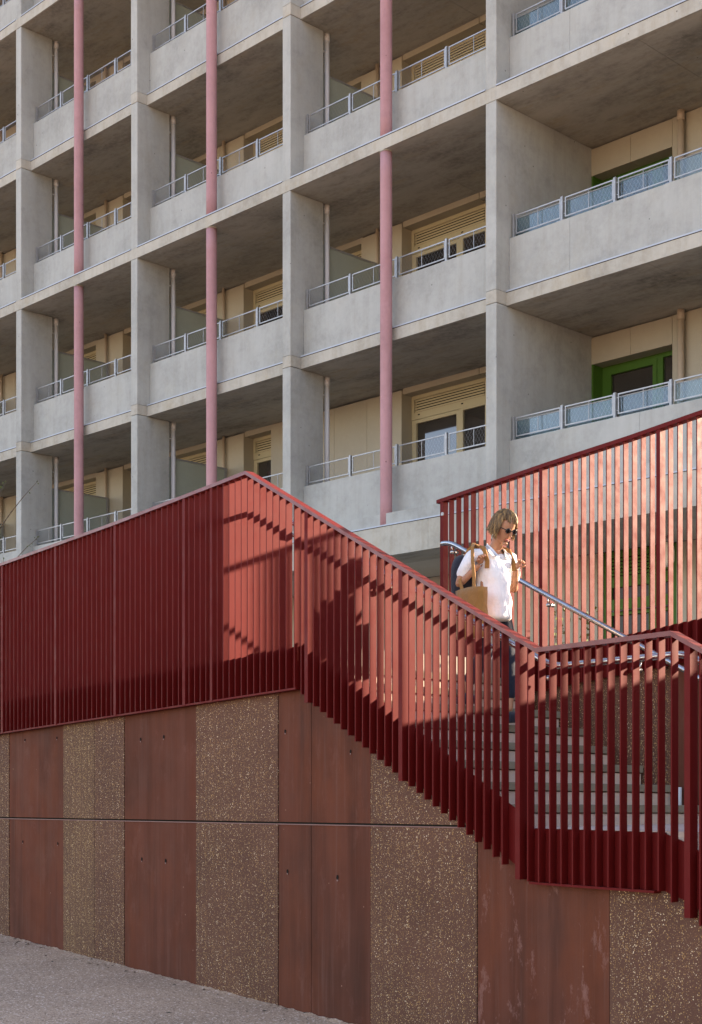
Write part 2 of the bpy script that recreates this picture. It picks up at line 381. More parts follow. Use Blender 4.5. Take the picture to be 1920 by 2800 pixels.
for p in posts:
    wd = .042 if p not in (-10.407,) else .034
    bar(nr, p, wd, BF - .004, BK + .008, barbot(p) - .01, topz(p) + .0005, 'post')
# fascia plates behind the bars, bottom flats
def plate(parent, pts, lo, hi, c0, c1, name='fascia_plate'):
    poly = [(u, z + lo) for u, z in pts] + [(u, z + hi) for u, z in reversed(pts)]
    MB().prism_xz(poly, c0, c1).build(name, 'red_paint', parent)
plate(nr, [(-20, .44), (-14.438, .647), (-9.22, .832)], .0, .335, BK + .001, BK + .008)
plate(nr, [(-9.216, .832), (-9.13, .82), (-9.078, .76), (-6.79, -.515), (-6.712, -.577)], -.0, .372, BK + .001, BK + .008)
plate(nr, [(-6.708, -.577), (-5.63, -.583)], .0, .345, BK + .001, BK + .008)
plate(nr, [(-5.626, -.583), (-5.45, -.64), (-2.6, -2.2)], .0, .345, BK + .001, BK + .008)
plate(nr, [(-20, .44), (-14.438, .647), (-9.22, .832)], -.012, .003, BF, BK + .008, 'bottom_flat')
plate(nr, [(-6.69, -.577), (-5.66, -.583)], -.012, .003, BF, BK + .008, 'bottom_flat')
def curb(parent, pts):
    poly = [(u, z) for u, z in pts] + [(u, z + .012) for u, z in reversed(pts)]
    MB().prism_xz(poly, BK + .009, BK + .05).build('plate_flange', 'red_paint', parent)
curb(nr, [(-9.13, 1.153), (-6.79, -.185)]); curb(nr, [(-6.70, -.238), (-5.63, -.244)])

# handrails on brackets
def handrail(name, pts, c_, plane, label, brackets, wallpts):
    r0 = root(name, (pts[len(pts) // 2][0], c_, pts[len(pts) // 2][1]), FW, label, 'handrail')
    # round the corners a little
    P_ = [Vector((u, c_, z)) for u, z in pts]; out = [P_[0]]
    for a, b_, c2 in zip(P_, P_[1:], P_[2:]):
        d1 = (a - b_).normalized() * .09; d2 = (c2 - b_).normalized() * .09
        for t in (0, .25, .5, .75, 1): out.append((b_ + d1) * (1 - t) ** 2 + b_ * 2 * t * (1 - t) + (b_ + d2) * t ** 2)
    out.append(P_[-1]); 
    MB().tube(out, .0225, 14).build('tube', 'stainless', r0, smooth=True)
    for u in brackets:
        z = lerp(pts, u)
        MB().tube([(u, c_, z - .02), (u, c_ + plane * .01, z - .075)], .007, 8).tube([(u, c_ + plane * .0, z - .08), (u, c_ + plane * .075, z - .08)], .016, 12).build('bracket', 'stainless', r0, smooth=True)
    return r0
handrail('handrail', [(-10.6, 2.33), (-9.85, 2.36), (-6.627, .835), (-5.55, .84), (-2.9, -.58)], 7.10, -1, 'polished steel handrail inside the near red railing, level along the landing', [-9.4, -8.25, -7.15, -6.62, -5.9, -5.0], railtop)
handrail('handrail', [(-9.66, 2.235), (-9.56, 2.235), (-5.90, .386), (-4.8, .376)], 8.90, 1, 'long polished steel handrail descending on the far side of the steps behind the walking woman', [-9.54, -8.38, -7.2, -6.05], railtop)

# ------------------------------------------------------------------ far railing of the return ramp
FS = 1.045
fr_top = [(FS * u, FS * z) for u, z in [(-9.425, 2.551), (-8.142, 2.650), (-7.29, 2.705), (-6.632, 2.760), (-2.0, 3.1)]]
fplate = [(FS * u, FS * z) for u, z in [(-9.50, 1.03), (-7.603, 1.190), (-6.632, 1.275), (-2.0, 1.65)]]
F0, F1 = 9.012, 9.066
fz = root('ramp_railing', (-7.7, F0, .95), FW, 'sunlit dark red flat-bar railing rising to the right behind the steps', 'railing')
rail_prism(fr_top, F0 - .01, F1 + .012, .032).build('top_rail', 'red_paint', fz)
plate(fz, [(u, z - .31) for u, z in fplate], 0, .31, F1 + .001, F1 + .008)
fposts = [FS * u for u in [-9.365, -8.19, -7.0, -5.8, -4.6, -3.4]]
allb = []
for p0, p1 in zip(fposts, fposts[1:]):
    L = p1 - p0; nb = int(round(L / .092)) - 1
    for k in range(nb): allb.append(p0 + L * (k + 1) / (nb + 1) + .006)
for u in allb: bar(fz, u, .010, F0, F1, lerp(fplate, u) - .315, lerp(fr_top, u) - .031)
for u in fposts: bar(fz, u, .038, F0 - .004, F1 + .006, lerp(fplate, u) - .33, lerp(fr_top, u) - .0315, 'post')
for k, u in enumerate([-9.355 * FS, ]):
    MB().tube([(u, F0 - .008, 2.53), (u, F0 + .002, 2.53)], .016, 12).build('bolt_cap', 'galvanised', fz)

# ------------------------------------------------------------------ steps, landing, ramp deck
sk = lambda u, c: u
CA, CB = 7.012, 9.095
stairs = root('staircase', (-7.6, 7.8, -.228), FW, 'pale concrete steps with darker overhanging treads between the two red railings', 'stairs')
LZ = -.225; RS = .155; GO = .292
def stepbox(uf, ub, z0, z1, mt, name):
    T = -.0088                                     # the steps drain very slightly towards the far side
    q = MB(); c0, c1 = CA, CB; u0, u1 = min(uf, ub), max(uf, ub); d0, d1 = 0.0, T * (c1 - c0)
    q.add([(u0, c0, z0 + d0), (u1, c0, z0 + d0), (u1, c1, z0 + d1), (u0, c1, z0 + d1), (u0, c0, z1 + d0), (u1, c0, z1 + d0), (u1, c1, z1 + d1), (u0, c1, z1 + d1)],
          [(0, 3, 2, 1), (4, 5, 6, 7), (0, 1, 5, 4), (1, 2, 6, 5), (2, 3, 7, 6), (3, 0, 4, 7)])
    return q.build(name, mt, stairs, bevel=.003)
for k in range(1, 10):
    uf = -6.95 - GO * (k - 1); z1 = LZ + RS * k
    ub = uf - GO - .04 if k < 9 else uf - .6
    stepbox(uf, ub, z1 - .056, z1, 'concrete_tread', 'tread')
    stepbox(uf - .022, uf - .30, z1 - RS - .02, z1 - .064, 'concrete_step', 'riser')
for k in range(0, 12):
    uf = -5.42 + GO * k; z1 = LZ - RS * k
    if k: stepbox(uf, uf - GO - .04, z1 - .056, z1, 'concrete_tread', 'tread'); stepbox(uf - .022, uf - .12, z1 - RS + .001, z1 - .064, 'concrete_step', 'riser')
P_ = [(sk(-5.42, CA), CA), (sk(-5.42, CB), CB), (sk(-7.1, CB), CB), (sk(-7.1, CA), CA)]
MB().prism_xy(P_, LZ - .12, LZ - .001).build('landing_slab', 'concrete_step', stairs)
MB().prism_xy([(-6.99, CA), (-9.3, CA), (-9.3, CB), (-6.99, CB)], -2.9, LZ - .13).build('stair_core', 'dark_joint', stairs)
core = MB(); core.prism_xz([(-7.1, LZ - .12), (-7.05, LZ - .0), (-9.40, 1.04), (-9.8, 1.04), (-9.8, LZ - .12)], CA + .005, CB - .005)
core.build('stair_core', 'dark_joint', stairs)
deck = MB().prism_xz([(-20, -2.9), (-9.14, -2.9), (-9.14, 1.17), (-9.3, 1.17), (-14.4, .97), (-20, .76)], C0 + .26, 9.10).build('ramp_deck', 'terrace_paving', fr=FW)
props(deck, 'paved ramp surface hidden behind the closed red bars', 'ramp', kind='structure')

# wall under the far railing
bw = root('ramp_wall', (-6.5, 9.11, -.2), FW, 'pebbled and smooth red concrete wall seen beyond the steps under the far railing', 'wall')
bb = [-9.8, -8.46, -7.22, -5.95, -4.7, -3.4, -2.0]
for i, (u0, u1) in enumerate(zip(bb, bb[1:])):
    zt = lambda u: lerp(fplate, u) - .26
    MB().prism_xz([(u0 + .004, -2.9), (u1 - .004, -2.9), (u1 - .004, zt(u1)), (u0 + .004, zt(u0))], 9.105 + (0 if i % 2 else .004), 9.13).build('wall_panel', 'aggregate' if i in (0, 1, 3, 5) else 'red_concrete', bw)
dp = root('drain_pipe', (-7.18, 9.07, -.2), FW, 'short grey drain pipe low on the smooth red wall behind the landing', 'pipe')
MB().tube([(-7.165, 9.075, -.2), (-7.165, 9.075, .05)], .02, 10).build('tube', 'pvc_pipe', dp, smooth=True)

# terrace in front of the building (its kerb catches the low sun)
tz = lambda u: 1.36 + .046 * (max(-9, min(-2, u)) + 6.5)
rampf = MB().prism_xz([(-9.14, -2.9), (6, -2.9), (6, 1.50), (-2.0, 1.50), (-6.9, 1.16), (-9.14, 1.02)], 9.135, 10.3).build('return_ramp', 'terrace_paving', fr=FW)
props(rampf, 'paved return ramp behind the far railing', 'ramp', kind='structure')
ter = MB().prism_xz([(-60, -2.9), (12, -2.9), (12, tz(12)), (-2, tz(-2)), (-9, tz(-9)), (-60, 1.24)], 10.3, 34).build('terrace', 'terrace_paving', fr=FW)
props(ter, 'raised terrace between the railings and the apartment building', 'terrace', kind='structure')

# ------------------------------------------------------------------ apartment building (facade frame)
XP = {-1: -34.3, 0: -30.02, 1: -25.81, 2: -21.87, 3: -17.69, 4: -13.36, 5: -9.60, 6: -5.3}
YF, YS, YP, YB, YW, YG = 15.872, 16.09, 16.156, 16.605, 18.095, 18.34
FWD = .194
KS = list(range(-2, 4)); KTOP = 4
def zb(k): return 9.768 + 2.85 * k
def zt_(k): return zb(k) + .183
bd = root('apartment_building', (-18, YF, 1.2), FB, 'tall grey concrete apartment block with deep balconies, cream infill walls and slim pink columns', 'apartment building')
# core
MB().box(-40, -5.3, YG + .11, 27.0, 1.0, zt_(KTOP) + 1).build('building_core', 'concrete', bd)
# slabs
for k in range(-1, KTOP + 1):
    band = k % 2 == 0
    y0 = YF - .005 if band else YS
    for i in range(-1, 6):
        xa, xm, xb = XP[i] - FWD / 2, (XP[i] + XP[i + 1] - FWD) / 2, XP[i + 1] - FWD / 2
        if i == 4: xm = XP[4] + 2.35
        for s0, s1 in ((xa, xm), (xm, xb)):
            MB().box(s0 + .0025, s1 - .0025, y0 + .035, YG + .10, zb(k), zt_(k)).build('floor_slab', 'concrete_soffit', bd)
    MB().box(-40, -5.35, y0 + .05, YG + .10, zb(k) + .02, zt_(k) - .02).build('slab_core', 'dark_joint', bd)
    # edge strip of the slab, in lighter concrete, one casting per bay
    for i in range(-1, 6):
        a, b_ = XP[i], XP[i + 1] - (0 if band else FWD)
        if band: a, b_ = XP[i] + .0015, XP[i + 1] - .0015
        MB().box(a, b_, y0, y0 + .034, zb(k) - .0015, zt_(k) + .001).build('slab_edge', 'concrete_band', bd)
# lowest beam (first floor level)
for i in range(-1, 6):
    a, b_ = XP[i] + .0015, XP[i + 1] - .0015
    xs = [a, a + (b_ - a) * .36, a + (b_ - a) * .70, b_]
    for s0, s1 in zip(xs, xs[1:]):
        MB().box(s0 + .002, s1 - .002, YF - .005, YF + .1, 3.596, 4.048).build('edge_beam', 'concrete_band', bd)
MB().box(-40, -5.3, YF + .101, 16.62, 3.60, 4.04).build('beam_core', 'concrete_soffit', bd)
MB().box(-40, -5.3, YF + .03, YG + .1, 4.041, 4.25).build('floor_slab', 'concrete', bd)
xs = -40.0
while xs < -5.5:
    for (ya, yb_) in ((16.63, 17.35), (17.354, 18.09)):
        MB().box(xs + .003, min(xs + 1.197, -5.32), ya, yb_ , 3.625, 3.66).build('ceiling_panel', 'soffit_panel', bd)
    xs += 1.2
MB().box(-40, -5.3, 16.62, YG + .1, 3.661, 4.04).build('ceiling_core', 'dark_joint', bd)
# fins / pillars, one casting per storey
for i in range(-1, 7):
    for k in range(-2, KTOP):
        z0 = 4.049 if k == -2 else zt_(k); z1 = zb(k + 1) if (k + 1) % 2 == 0 else zt_(k + 1)
        z0 = z0 + (.003 if k % 2 == 0 else .004)
        dx = random.uniform(-.004, .004)
        yb_ = YB if i not in (4, 6) else YG + .09
        nar = .006 if k in (-2, -1) else 0
        if i == 6: MB().box(XP[i] - FWD, XP[i] - .001, YF, yb_, z0, z1 - .002).build('pillar', 'concrete', bd); continue
        zm = zb(k + 1) - .004 if (k + 1) % 2 else None
        if zm:
            MB().box(XP[i] - FWD + dx, XP[i] + dx, YF, yb_, z0, zm).build('pillar', 'concrete', bd, bevel=.006)
            MB().box(XP[i] - FWD, XP[i] + .004, YF - .002, YS + .02, zm + .006, z1).build('pillar_cap', 'concrete_band', bd, bevel=.005)
        else:
            MB().box(XP[i] - FWD + dx, XP[i] + dx, YF, yb_, z0, z1 - .002).build('pillar', 'concrete', bd, bevel=.006)
# parapets, drip strips
for i in range(-1, 6):
    for k in KS:
        a, b_ = XP[i] + .0045, XP[i + 1] - FWD - .0045
        z0 = 4.049 if k == -2 else zt_(k); z1 = zt_(k) + .785 if k > -2 else 5.01
        sp = a + (b_ - a) * (.46 if i != 4 else .30)
        if k == -2: sp = a + (b_ - a) * (.62 if i != 3 else .47)
        q = MB().box(a, sp - .002, YP, YP + .05, z0, z1).box(sp + .002, b_, YP, YP + .05, z0, z1).box(a, b_, YP + .0505, YP + .15, z0, z1 - .001)
        q.build('parapet', 'concrete', bd)
        y0 = YF - .005 if k % 2 == 0 else YS
        zz = 4.049 if k == -2 else zt_(k) + .001
        MB().box(a, b_, y0 - .010, y0 + .10, zz + .004, zz + .024).build('drip_strip', 'drip_metal', bd)
        MB().box(a, b_, y0 - .002, y0 + .02, zz - .004, zz + .0035).build('drip_gap', 'dark_joint', bd)
# pink columns, two storeys each
for xc in (-27.85, -23.90, -19.84, -15.62):
    for (z0, z1) in ((4.05, zb(0) - .002), (zt_(0) + .004, zb(2) - .002), (zt_(2) + .004, zb(4) - .002)):
        yy = YF + .098; r_ = .0925
        q = MB(); 
        ns = 14; pts = [(xc, yy, z0 + (z1 - z0) * t / ns) for t in range(ns + 1)]
        q.tube(pts, r_, 28); q.build('column', 'pink_concrete', bd, smooth=True)
        MB().tube([(xc, yy, z1 - .012), (xc, yy, z1 + .001)], .105, 20).build('column_collar', 'concrete_soffit', bd, smooth=False)
# ribs of formwork on the side of parapet behind columns omitted

# balcony railings
def netting(L, h):
    q = MB(); p = .06; r_ = .0008; n_ = int((L + h * .6) / p) + 1
    for s in (1, -1):
        for j in range(-1, n_ + 1):
            x0 = j * p if s > 0 else j * p
            dx = h * .62 * s
            pts = []
            xa, xb = (x0 - (h * .62 if s > 0 else 0), 0), None
            A_ = Vector((x0 - (h * .31) * s, 0, 0)); B_ = Vector((x0 + (h * .31) * s, 0, h))
            # clip in x
            d = B_ - A_; t0, t1 = 0.0, 1.0
            for (lo, hi) in ((0, L),):
                if abs(d.x) > 1e-9:
                    ta, tb = (lo - A_.x) / d.x, (hi - A_.x) / d.x
                    if ta > tb: ta, tb = tb, ta
                    t0 = max(t0, ta); t1 = min(t1, tb)
            if t1 - t0 > .05: q.tube([A_ + d * t0, A_ + d * t1], r_, 3, cap=False)
    return q
RAILS = {}
def balcony_railing(i, k):
    zr = (zt_(k) + .785) if k > -2 else 5.01
    yr = YP + .045
    a = XP[i] + .035; e = XP[i + 1] - FWD - .012
    npan = 4 if i != 4 else 4
    stp = (e - a) / npan
    xpost = [a + stp * j for j in range(npan + 1)]
    first = i not in RAILS
    if first: RAILS[i] = {}
    D = RAILS[i]
    rt = MB().box(a, a + .03, yr - .012, yr + .012, zr - .10, zr + .345).build('balcony_railing', 'galvanised', bd)
    for j in range(1, npan):
        x = xpost[j]
        if first and 'p' not in D:
            D['p'] = MB().box(x - .030, x - .002, yr - .012, yr + .012, zr + .006, zr + .345).box(x + .006, x + .012, yr - .02, yr + .02, zr + .006, zr + .345).build('post', 'galvanised', rt)
            D['fp'] = MB().box(x - .07, x + .06, yr - .045, yr + .04, zr + .001, zr + .0055).build('foot_plate', 'galvanised', rt)
        else:
            clone(D['p'], rt, (x - .009, yr, zr + .006)); clone(D['fp'], rt, (x - .005, yr - .0025, zr + .001))
    for j in range(npan):
        xa, xb = xpost[j] + (.042 if j else .055), xpost[j + 1] - (.038 if j < npan - 1 else .01)
        L = xb - xa
        key = 'f%.3f' % L
        if key not in D:
            f = MB(); r_ = .0065; zl, zh = zr + .05, zr + .325
            f.box(xa, xb, yr - r_, yr + r_, zh - .017, zh).box(xa, xb, yr - r_, yr + r_, zl, zl + .017)
            f.box(xa, xa + .015, yr - r_ * .9, yr + r_ * .9, zl + .017, zh - .017).box(xb - .015, xb, yr - r_ * .9, yr + r_ * .9, zl + .017, zh - .017)
            f.box(xa + L * .5 - .004, xa + L * .5 + .004, yr - .004, yr + .004, zl + .017, zh - .017)
            for zz in (zl + .05, zh - .06):
                f.box(xa - .03, xa, yr - .004, yr + .004, zz, zz + .008)
            D[key] = f.build('panel_frame', 'galvanised', rt, base=(xa, yr, zl))
            q = netting(L - .03, .24); q.v = [(v[0] + xa + .015, v[1] + yr, v[2] + zl + .018) for v in q.v]
            D[key + 'n'] = q.build('wire_net', 'galvanised', rt, base=(xa, yr, zl), kind='stuff')
        else:
            clone(D[key], rt, (xa, yr, zr + .05)); clone(D[key + 'n'], rt, (xa, yr, zr + .05))
        if i in (4, 5):
            MB().box(xpost[j] + .012, xpost[j + 1] - .012, yr + .045, yr + .055, zr - .02, zr + .285).build('glass_pane', 'rail_glass', rt)
            MB().box(xpost[j] + .01, xpost[j + 1] - .01, yr + .040, yr + .060, zr + .286, zr + .298).build('glass_clamp', 'galvanised', rt)
for i in range(-1, 6):
    for k in KS: balcony_railing(i, k)

# windows
def window(x0, x1, zf, zc, framemat='cream_paint'):
    """two part unit: louvred transom over a door leaf and a fixed light; zf floor, zc ceiling"""
    y0 = YG; W = x1 - x0
    fm = MB()
    lt = zc - .165; lb = lt - .225; dt = lb - .12; gt = dt - .066
    lx0, lx1 = x0 + .065, x1 - .05
    fm.box(x0, x1, y0, y0 + .09, lt, zc - .10)            # above louvre
    fm.box(x0, x1, y0, y0 + .09, dt, lb)                  # rail under the louvre
    fm.box(x0, lx0, y0, y0 + .09, lb, lt); fm.box(lx1, x1, y0, y0 + .09, lb, lt)
    dx = x0 + W * .655
    fm.box(x0, x0 + .10, y0 + .012, y0 + .09, zf, dt - .004); fm.box(dx - .095, dx - .02, y0 + .012, y0 + .09, zf, dt - .004)
    fm.box(x0 + .10, dx - .095, y0 + .012, y0 + .09, gt, dt - .004); fm.box(x0 + .10, dx - .095, y0 + .012, y0 + .09, zf, zf + .12)
    fm.box(dx - .018, dx + .055, y0 + .002, y0 + .09, zf, dt - .001)
    fm.box(dx + .055, x1, y0 + .002, y0 + .09, gt + .03, dt - .001); fm.box(x1 - .05, x1, y0 + .002, y0 + .09, zf, gt + .03); fm.box(dx + .055, x1 - .05, y0 + .002, y0 + .09, zf, zf + .08)
    fo = fm.build('window', framemat, bd)
    MB().box(x0 - .002, x1 + .002, YW + .03, y0 + .08, zc - .099, zc - .001).build('lintel', 'beige_panel', fo)
    MB().box(x0 + .10, dx - .095, y0 + .05, y0 + .06, zf + .12, gt).build('pane', 'dark_glass', fo)
    MB().box(dx + .055, x1 - .05, y0 + .04, y0 + .05, zf + .08, gt + .03).build('pane', 'dark_glass', fo)
    MB().box(lx0, lx1, y0 + .06, y0 + .07, lb, lt).build('louvre_back', 'dark_joint', fo)
    first = None; ns = 5
    for s in range(ns):
        z = lb + .225 * s / ns + .004
        if first is None:
            q = MB().add([(lx0 + .012, y0 + .004, z), (lx1 - .012, y0 + .004, z), (lx1 - .012, y0 + .055, z + .030), (lx0 + .012, y0 + .055, z + .030),
                          (lx0 + .012, y0 + .004, z + .030), (lx1 - .012, y0 + .004, z + .030), (lx1 - .012, y0 + .055, z + .040), (lx0 + .012, y0 + .055, z + .040)],
                         [(0, 3, 2, 1), (4, 5, 6, 7), (0, 1, 5, 4), (1, 2, 6, 5), (2, 3, 7, 6), (3, 0, 4, 7)])
            first = q.build('louvre_slat', framemat, fo)
        else: clone(first, fo, TOP(first) + Vector((0, 0, .045 * s)))
    for hx in (x0 + .15, dx + .02):
        MB().box(hx, hx + .045, y0 - .003, y0, lb - .055, lb - .035).build('vent_cap', 'dark_joint', fo)
    return fo
for i in range(0, 5):
    for k in range(-2, KTOP):
        zf = zt_(k); zc = zb(k + 1)
        if i <= 3:
            x0, x1 = XP[i] + .36, XP[i + 1] - .62
            if i == 3: x1 = XP[4] - FWD - .35
            mid = (x0 + x1) / 2
            window(x0, mid - .01, zf, zc)
            if not (i == 2 and k == -2): window(mid + .01, x1, zf, zc)
            # service duct straddling the party line
            if (i, k) == (3, -2):
                xs_ = [-20.72, -19.85, -19.0, -18.17, -17.33]
                for s0, s1 in zip(xs_, xs_[1:]): MB().box(s0 + .003, s1 - .003, YW, YG + .1, zf, zc - .03).build('wall_panel', 'beige_panel', bd)
            else:
                for s0, s1 in ((XP[i] - .62, XP[i] - .20), (XP[i] - .197, XP[i] + .36)):
                    MB().box(s0, s1, YW, YG + .1, zf, zc - .03).build('wall_panel', 'beige_panel', bd)
                px = XP[i] - .17
                MB().tube([(px, YW - .055, zf), (px, YW - .055, zc)], .032, 14).build('downpipe', 'beige_pipe', bd, smooth=True)
                # frosted screen
                xg = XP[i] - .10
                gs = MB().box(xg - .006, xg + .006, YB + .02, YW - .10, zf + .04, zf + 2.0).build('glass_screen', 'frosted_glass', bd)
                MB().box(xg - .014, xg + .014, YB + .02, YW - .10, zf + 2.001, zf + 2.03).build('top_channel', 'galvanised', gs)
                MB().box(xg - .02, xg + .02, YW - .098, YW - .05, zf + .0, zf + 2.03).build('end_post', 'galvanised', gs)
            px = XP[i] - .045
            q = MB().tube([(px, YB + .12, zf), (px, YB + .12, zc)], .044, 16).tube([(px, YB + .12, zc - .13), (px, YB + .12, zc - .001)], .052, 16)
            q.box(px - .01, px + .01, YB, YB + .09, zc - .32, zc - .30)
            q.build('downpipe', 'pvc_pipe', bd, smooth=True)
        else:
            # last visible bay: full depth wall, green joinery
            X0 = XP[4]
            for s0, s1 in ((X0 + .002, X0 + .71), (X0 + .716, X0 + 1.43)):
                MB().box(s0, s1, YW, YG + .1, zc - .43, zc - .025).build('wall_panel', 'beige_panel', bd)
            MB().box(X0 + 1.436, X0 + 1.66, YW, YG + .1, zf, zc - .02).build('wall_panel', 'beige_panel', bd)
            for s0, s1 in ((X0 + 1.664, X0 + 2.6), (X0 + 2.604, XP[5] - .21)):
                MB().box(s0, s1, YW, YG + .1, zf, zc - .02).build('wall_panel', 'beige_panel', bd)
            MB().tube([(X0 + 1.63, YW - .08, zf), (X0 + 1.63, YW - .08, zc)], .05, 16).tube([(X0 + 1.63, YW - .08, zc - .14), (X0 + 1.63, YW - .08, zc - .001)], .056, 16).build('downpipe', 'beige_pipe', bd, smooth=True)
            z1 = zc - .43
            x0, x1 = X0 + .03, X0 + 1.43
            q = MB(); y0 = YG
            q.box(X0 + .002, x0, YW + .005, y0 + .1, zf, z1 - .001)
            q.box(x0, x0 + .085, y0, y0 + .09, zf, z1 - .001).box(x0 + .085, x1, y0, y0 + .09, z1 - .07, z1 - .001)
            dx = x0 + .98
            q.box(x0 + .087, x0 + .16, y0 - .012, y0 + .08, zf, z1 - .073).box(dx - .07, dx, y0 - .012, y0 + .08, zf, z1 - .073).box(x0 + .16, dx - .07, y0 - .012, y0 + .08, z1 - .145, z1 - .073).box(x0 + .16, dx - .07, y0 - .012, y0 + .08, zf, zf + .14)
            q.box(dx + .002, dx + .10, y0, y0 + .09, zf, z1 - .071).box(dx + .10, x1, y0, y0 + .09, zf, zf + .1)
            fo = q.build('window', 'green_paint', bd)
            MB().box(x0 + .16, dx - .07, y0 + .03, y0 + .04, zf + .14, z1 - .145).build('pane', 'dark_glass', fo)
            MB().box(dx + .10, x1, y0 + .04, y0 + .05, zf + .1, z1 - .07).build('pane', 'dark_glass', fo)
            MB().box(x0 + .18, x0 + .19, y0 + .026, y0 + .029, zf + .14, z1 - .145).build('curtain_edge', 'dark_joint', fo)

# ground floor of the building: panels, green shopfront, globe lamp
zT, zC = 1.2, 3.622
GX0, GX1 = -13.15, -11.86
xs = -39.6
edges = []
while xs < GX0 - .3: edges.append(xs); xs += .9
edges.append(GX0 - .004)
for s0, s1 in zip(edges, edges[1:]):
    for (a, b_) in ((zT, 2.30), (2.304, zC)): MB().box(s0 + .003, s1 - .003, YW, YG + .1, a + .002, b_ - .002).build('wall_panel', 'beige_panel', bd)
xs = GX1 + .004
while xs < -5.5:
    for (a, b_) in ((zT, 2.30), (2.304, zC)): MB().box(xs + .003, min(xs + .9, -4.6) - .003, YW, YG + .1, a + .002, b_ - .002).build('wall_panel', 'beige_panel', bd)
    xs += .9
q = MB(); y0 = YW + .03
for a, b_ in ((GX0, GX0 + .12), (GX0 + .80, GX0 + .93), (GX1 - .08, GX1)): q.box(a, b_, y0, y0 + .1, zT, zC)
for a, b_ in ((GX0 + .12, GX0 + .80), (GX0 + .93, GX1 - .08)):
    q.box(a, b_, y0, y0 + .1, 3.52, zC); q.box(a, b_, y0, y0 + .1, 3.08, 3.20); q.box(a, b_, y0, y0 + .1, 2.66, 2.90); q.box(a, b_, y0, y0 + .1, zT, 1.34)
fo = q.build('shopfront', 'green_paint', bd)
for a, b_ in ((GX0 + .12, GX0 + .80), (GX0 + .93, GX1 - .08)):
    MB().box(a, b_, y0 + .06, y0 + .07, 2.90, 3.08).build('pane', 'dull_glass', fo); MB().box(a, b_, y0 + .06, y0 + .07, 1.34, 2.66).build('pane', 'dull_glass', fo)
    MB().box(a, b_, y0 + .07, y0 + .08, 3.20, 3.52).build('louvre_back', 'dark_joint', fo)
    for s in range(6):
        z = 3.203 + s * .053; MB().box(a, b_, y0 + .01, y0 + .055, z, z + .036).build('louvre_slat', 'green_paint', fo)
MB().tube([(GX0 + .18, y0 - .06, 2.72), (GX1 - .1, y0 - .06, 2.72)], .012, 8).build('push_bar', 'stainless', fo)
gl = root('globe_lamp', (-11.7, 17.58, 3.2), FB, 'oval white glass ceiling lamp under the balconies above the green door', 'lamp')
q = MB(); pr = [(0, 3.19), (.06, 3.195), (.10, 3.22), (.123, 3.27), (.127, 3.34), (.127, 3.42), (.118, 3.48), (.09, 3.52), (.05, 3.54), (0, 3.545)]
seg = 24; k0 = 0
for r_, z in pr:
    for j in range(seg): q.v.append((-11.7 + r_ * math.cos(2 * math.pi * j / seg), 17.58 + r_ * math.sin(2 * math.pi * j / seg), z))
for a in range(len(pr) - 1):
    for j in range(seg): q.f.append((a * seg + j, a * seg + (j + 1) % seg, (a + 1) * seg + (j + 1) % seg, (a + 1) * seg + j)); q.mi.append(0)
q.build('globe', 'globe_white', gl, smooth=True)
MB().tube([(-11.7, 17.58, 3.53), (-11.7, 17.58, 3.622)], .05, 16).build('fitting', 'galvanised', gl, smooth=True)

# square concrete post on the terrace, seen between the far bars
cp = MB().box(-10.95, -10.77, 12.6, 12.78, 1.1, 2.62).build('terrace_post', 'concrete_step', bevel=.006)
props(cp, 'pale square concrete post standing on the terrace behind the far railing', 'post')

# ------------------------------------------------------------------ plants
def leafy(name, origin, branches, nleaf, ls, label, cat, fr=FB, group=None, thick=.006):
    r0 = root(name, origin, fr, label, cat, group)
    st_ = MB(); lf = MB(); rnd = random.Random(hash(name) % 97 + int(abs(origin[0]) * 10))
    for br in branches:
        st_.tube(br, [thick * (1 - .8 * t / (len(br) - 1)) for t in range(len(br))], 5)
        for _ in range(nleaf):
            t = rnd.uniform(.25, 1) * (len(br) - 1); a = int(min(t, len(br) - 1.001)); p = Vector(br[a]).lerp(Vector(br[a + 1]), t - a)
            d = Vector((rnd.uniform(-1, 1), rnd.uniform(-1, 1), rnd.uniform(-.5, 1))).normalized()
            sd = d.cross(Vector((rnd.uniform(-1, 1), rnd.uniform(-1, 1), rnd.uniform(-1, 1)))).normalized()
            L = ls * rnd.uniform(.6, 1.3); q0 = p + d * .008
            lf.add([q0, q0 + d * L * .5 + sd * L * .26, q0 + d * L, q0 + d * L * .5 - sd * L * .26], [(0, 1, 2, 3)])
    st_.build('stem', 'bark', r0, smooth=True); lf.build('foliage', 'leaf', r0, kind='stuff')
    return r0
# tree whose outer twigs reach into the left edge
tu, tc = -16.9, 7.9
def W2(u, c, z): return (u, c, z)
tree = root('young_tree', (tu, tc, .9), FW, 'thin leafy twigs of a young tree reaching in above the railing at the left edge', 'tree')
q = MB().tube([(tu, tc, .9), (tu + .03, tc, 2.0), (tu - .02, tc + .02, 3.2), (tu + .02, tc, 4.3)], [.04, .033, .022, .008], 8)
q.build('trunk', 'bark', tree, smooth=True)
rnd = random.Random(5); tw = MB(); lf = MB()
tips = [(-15.47, 7.9, 3.62), (-15.42, 7.9, 2.98), (-15.05, 7.9, 2.80), (-15.16, 7.9, 2.72), (-15.35, 7.9, 2.66)]
for _ in range(44):
    a_ = rnd.uniform(0, 2 * math.pi); r_ = rnd.uniform(.25, .75); tips.append((tu - .75 + r_ * math.cos(a_) , tc + r_ * math.sin(a_) * .8, rnd.uniform(2.2, 4.8)))
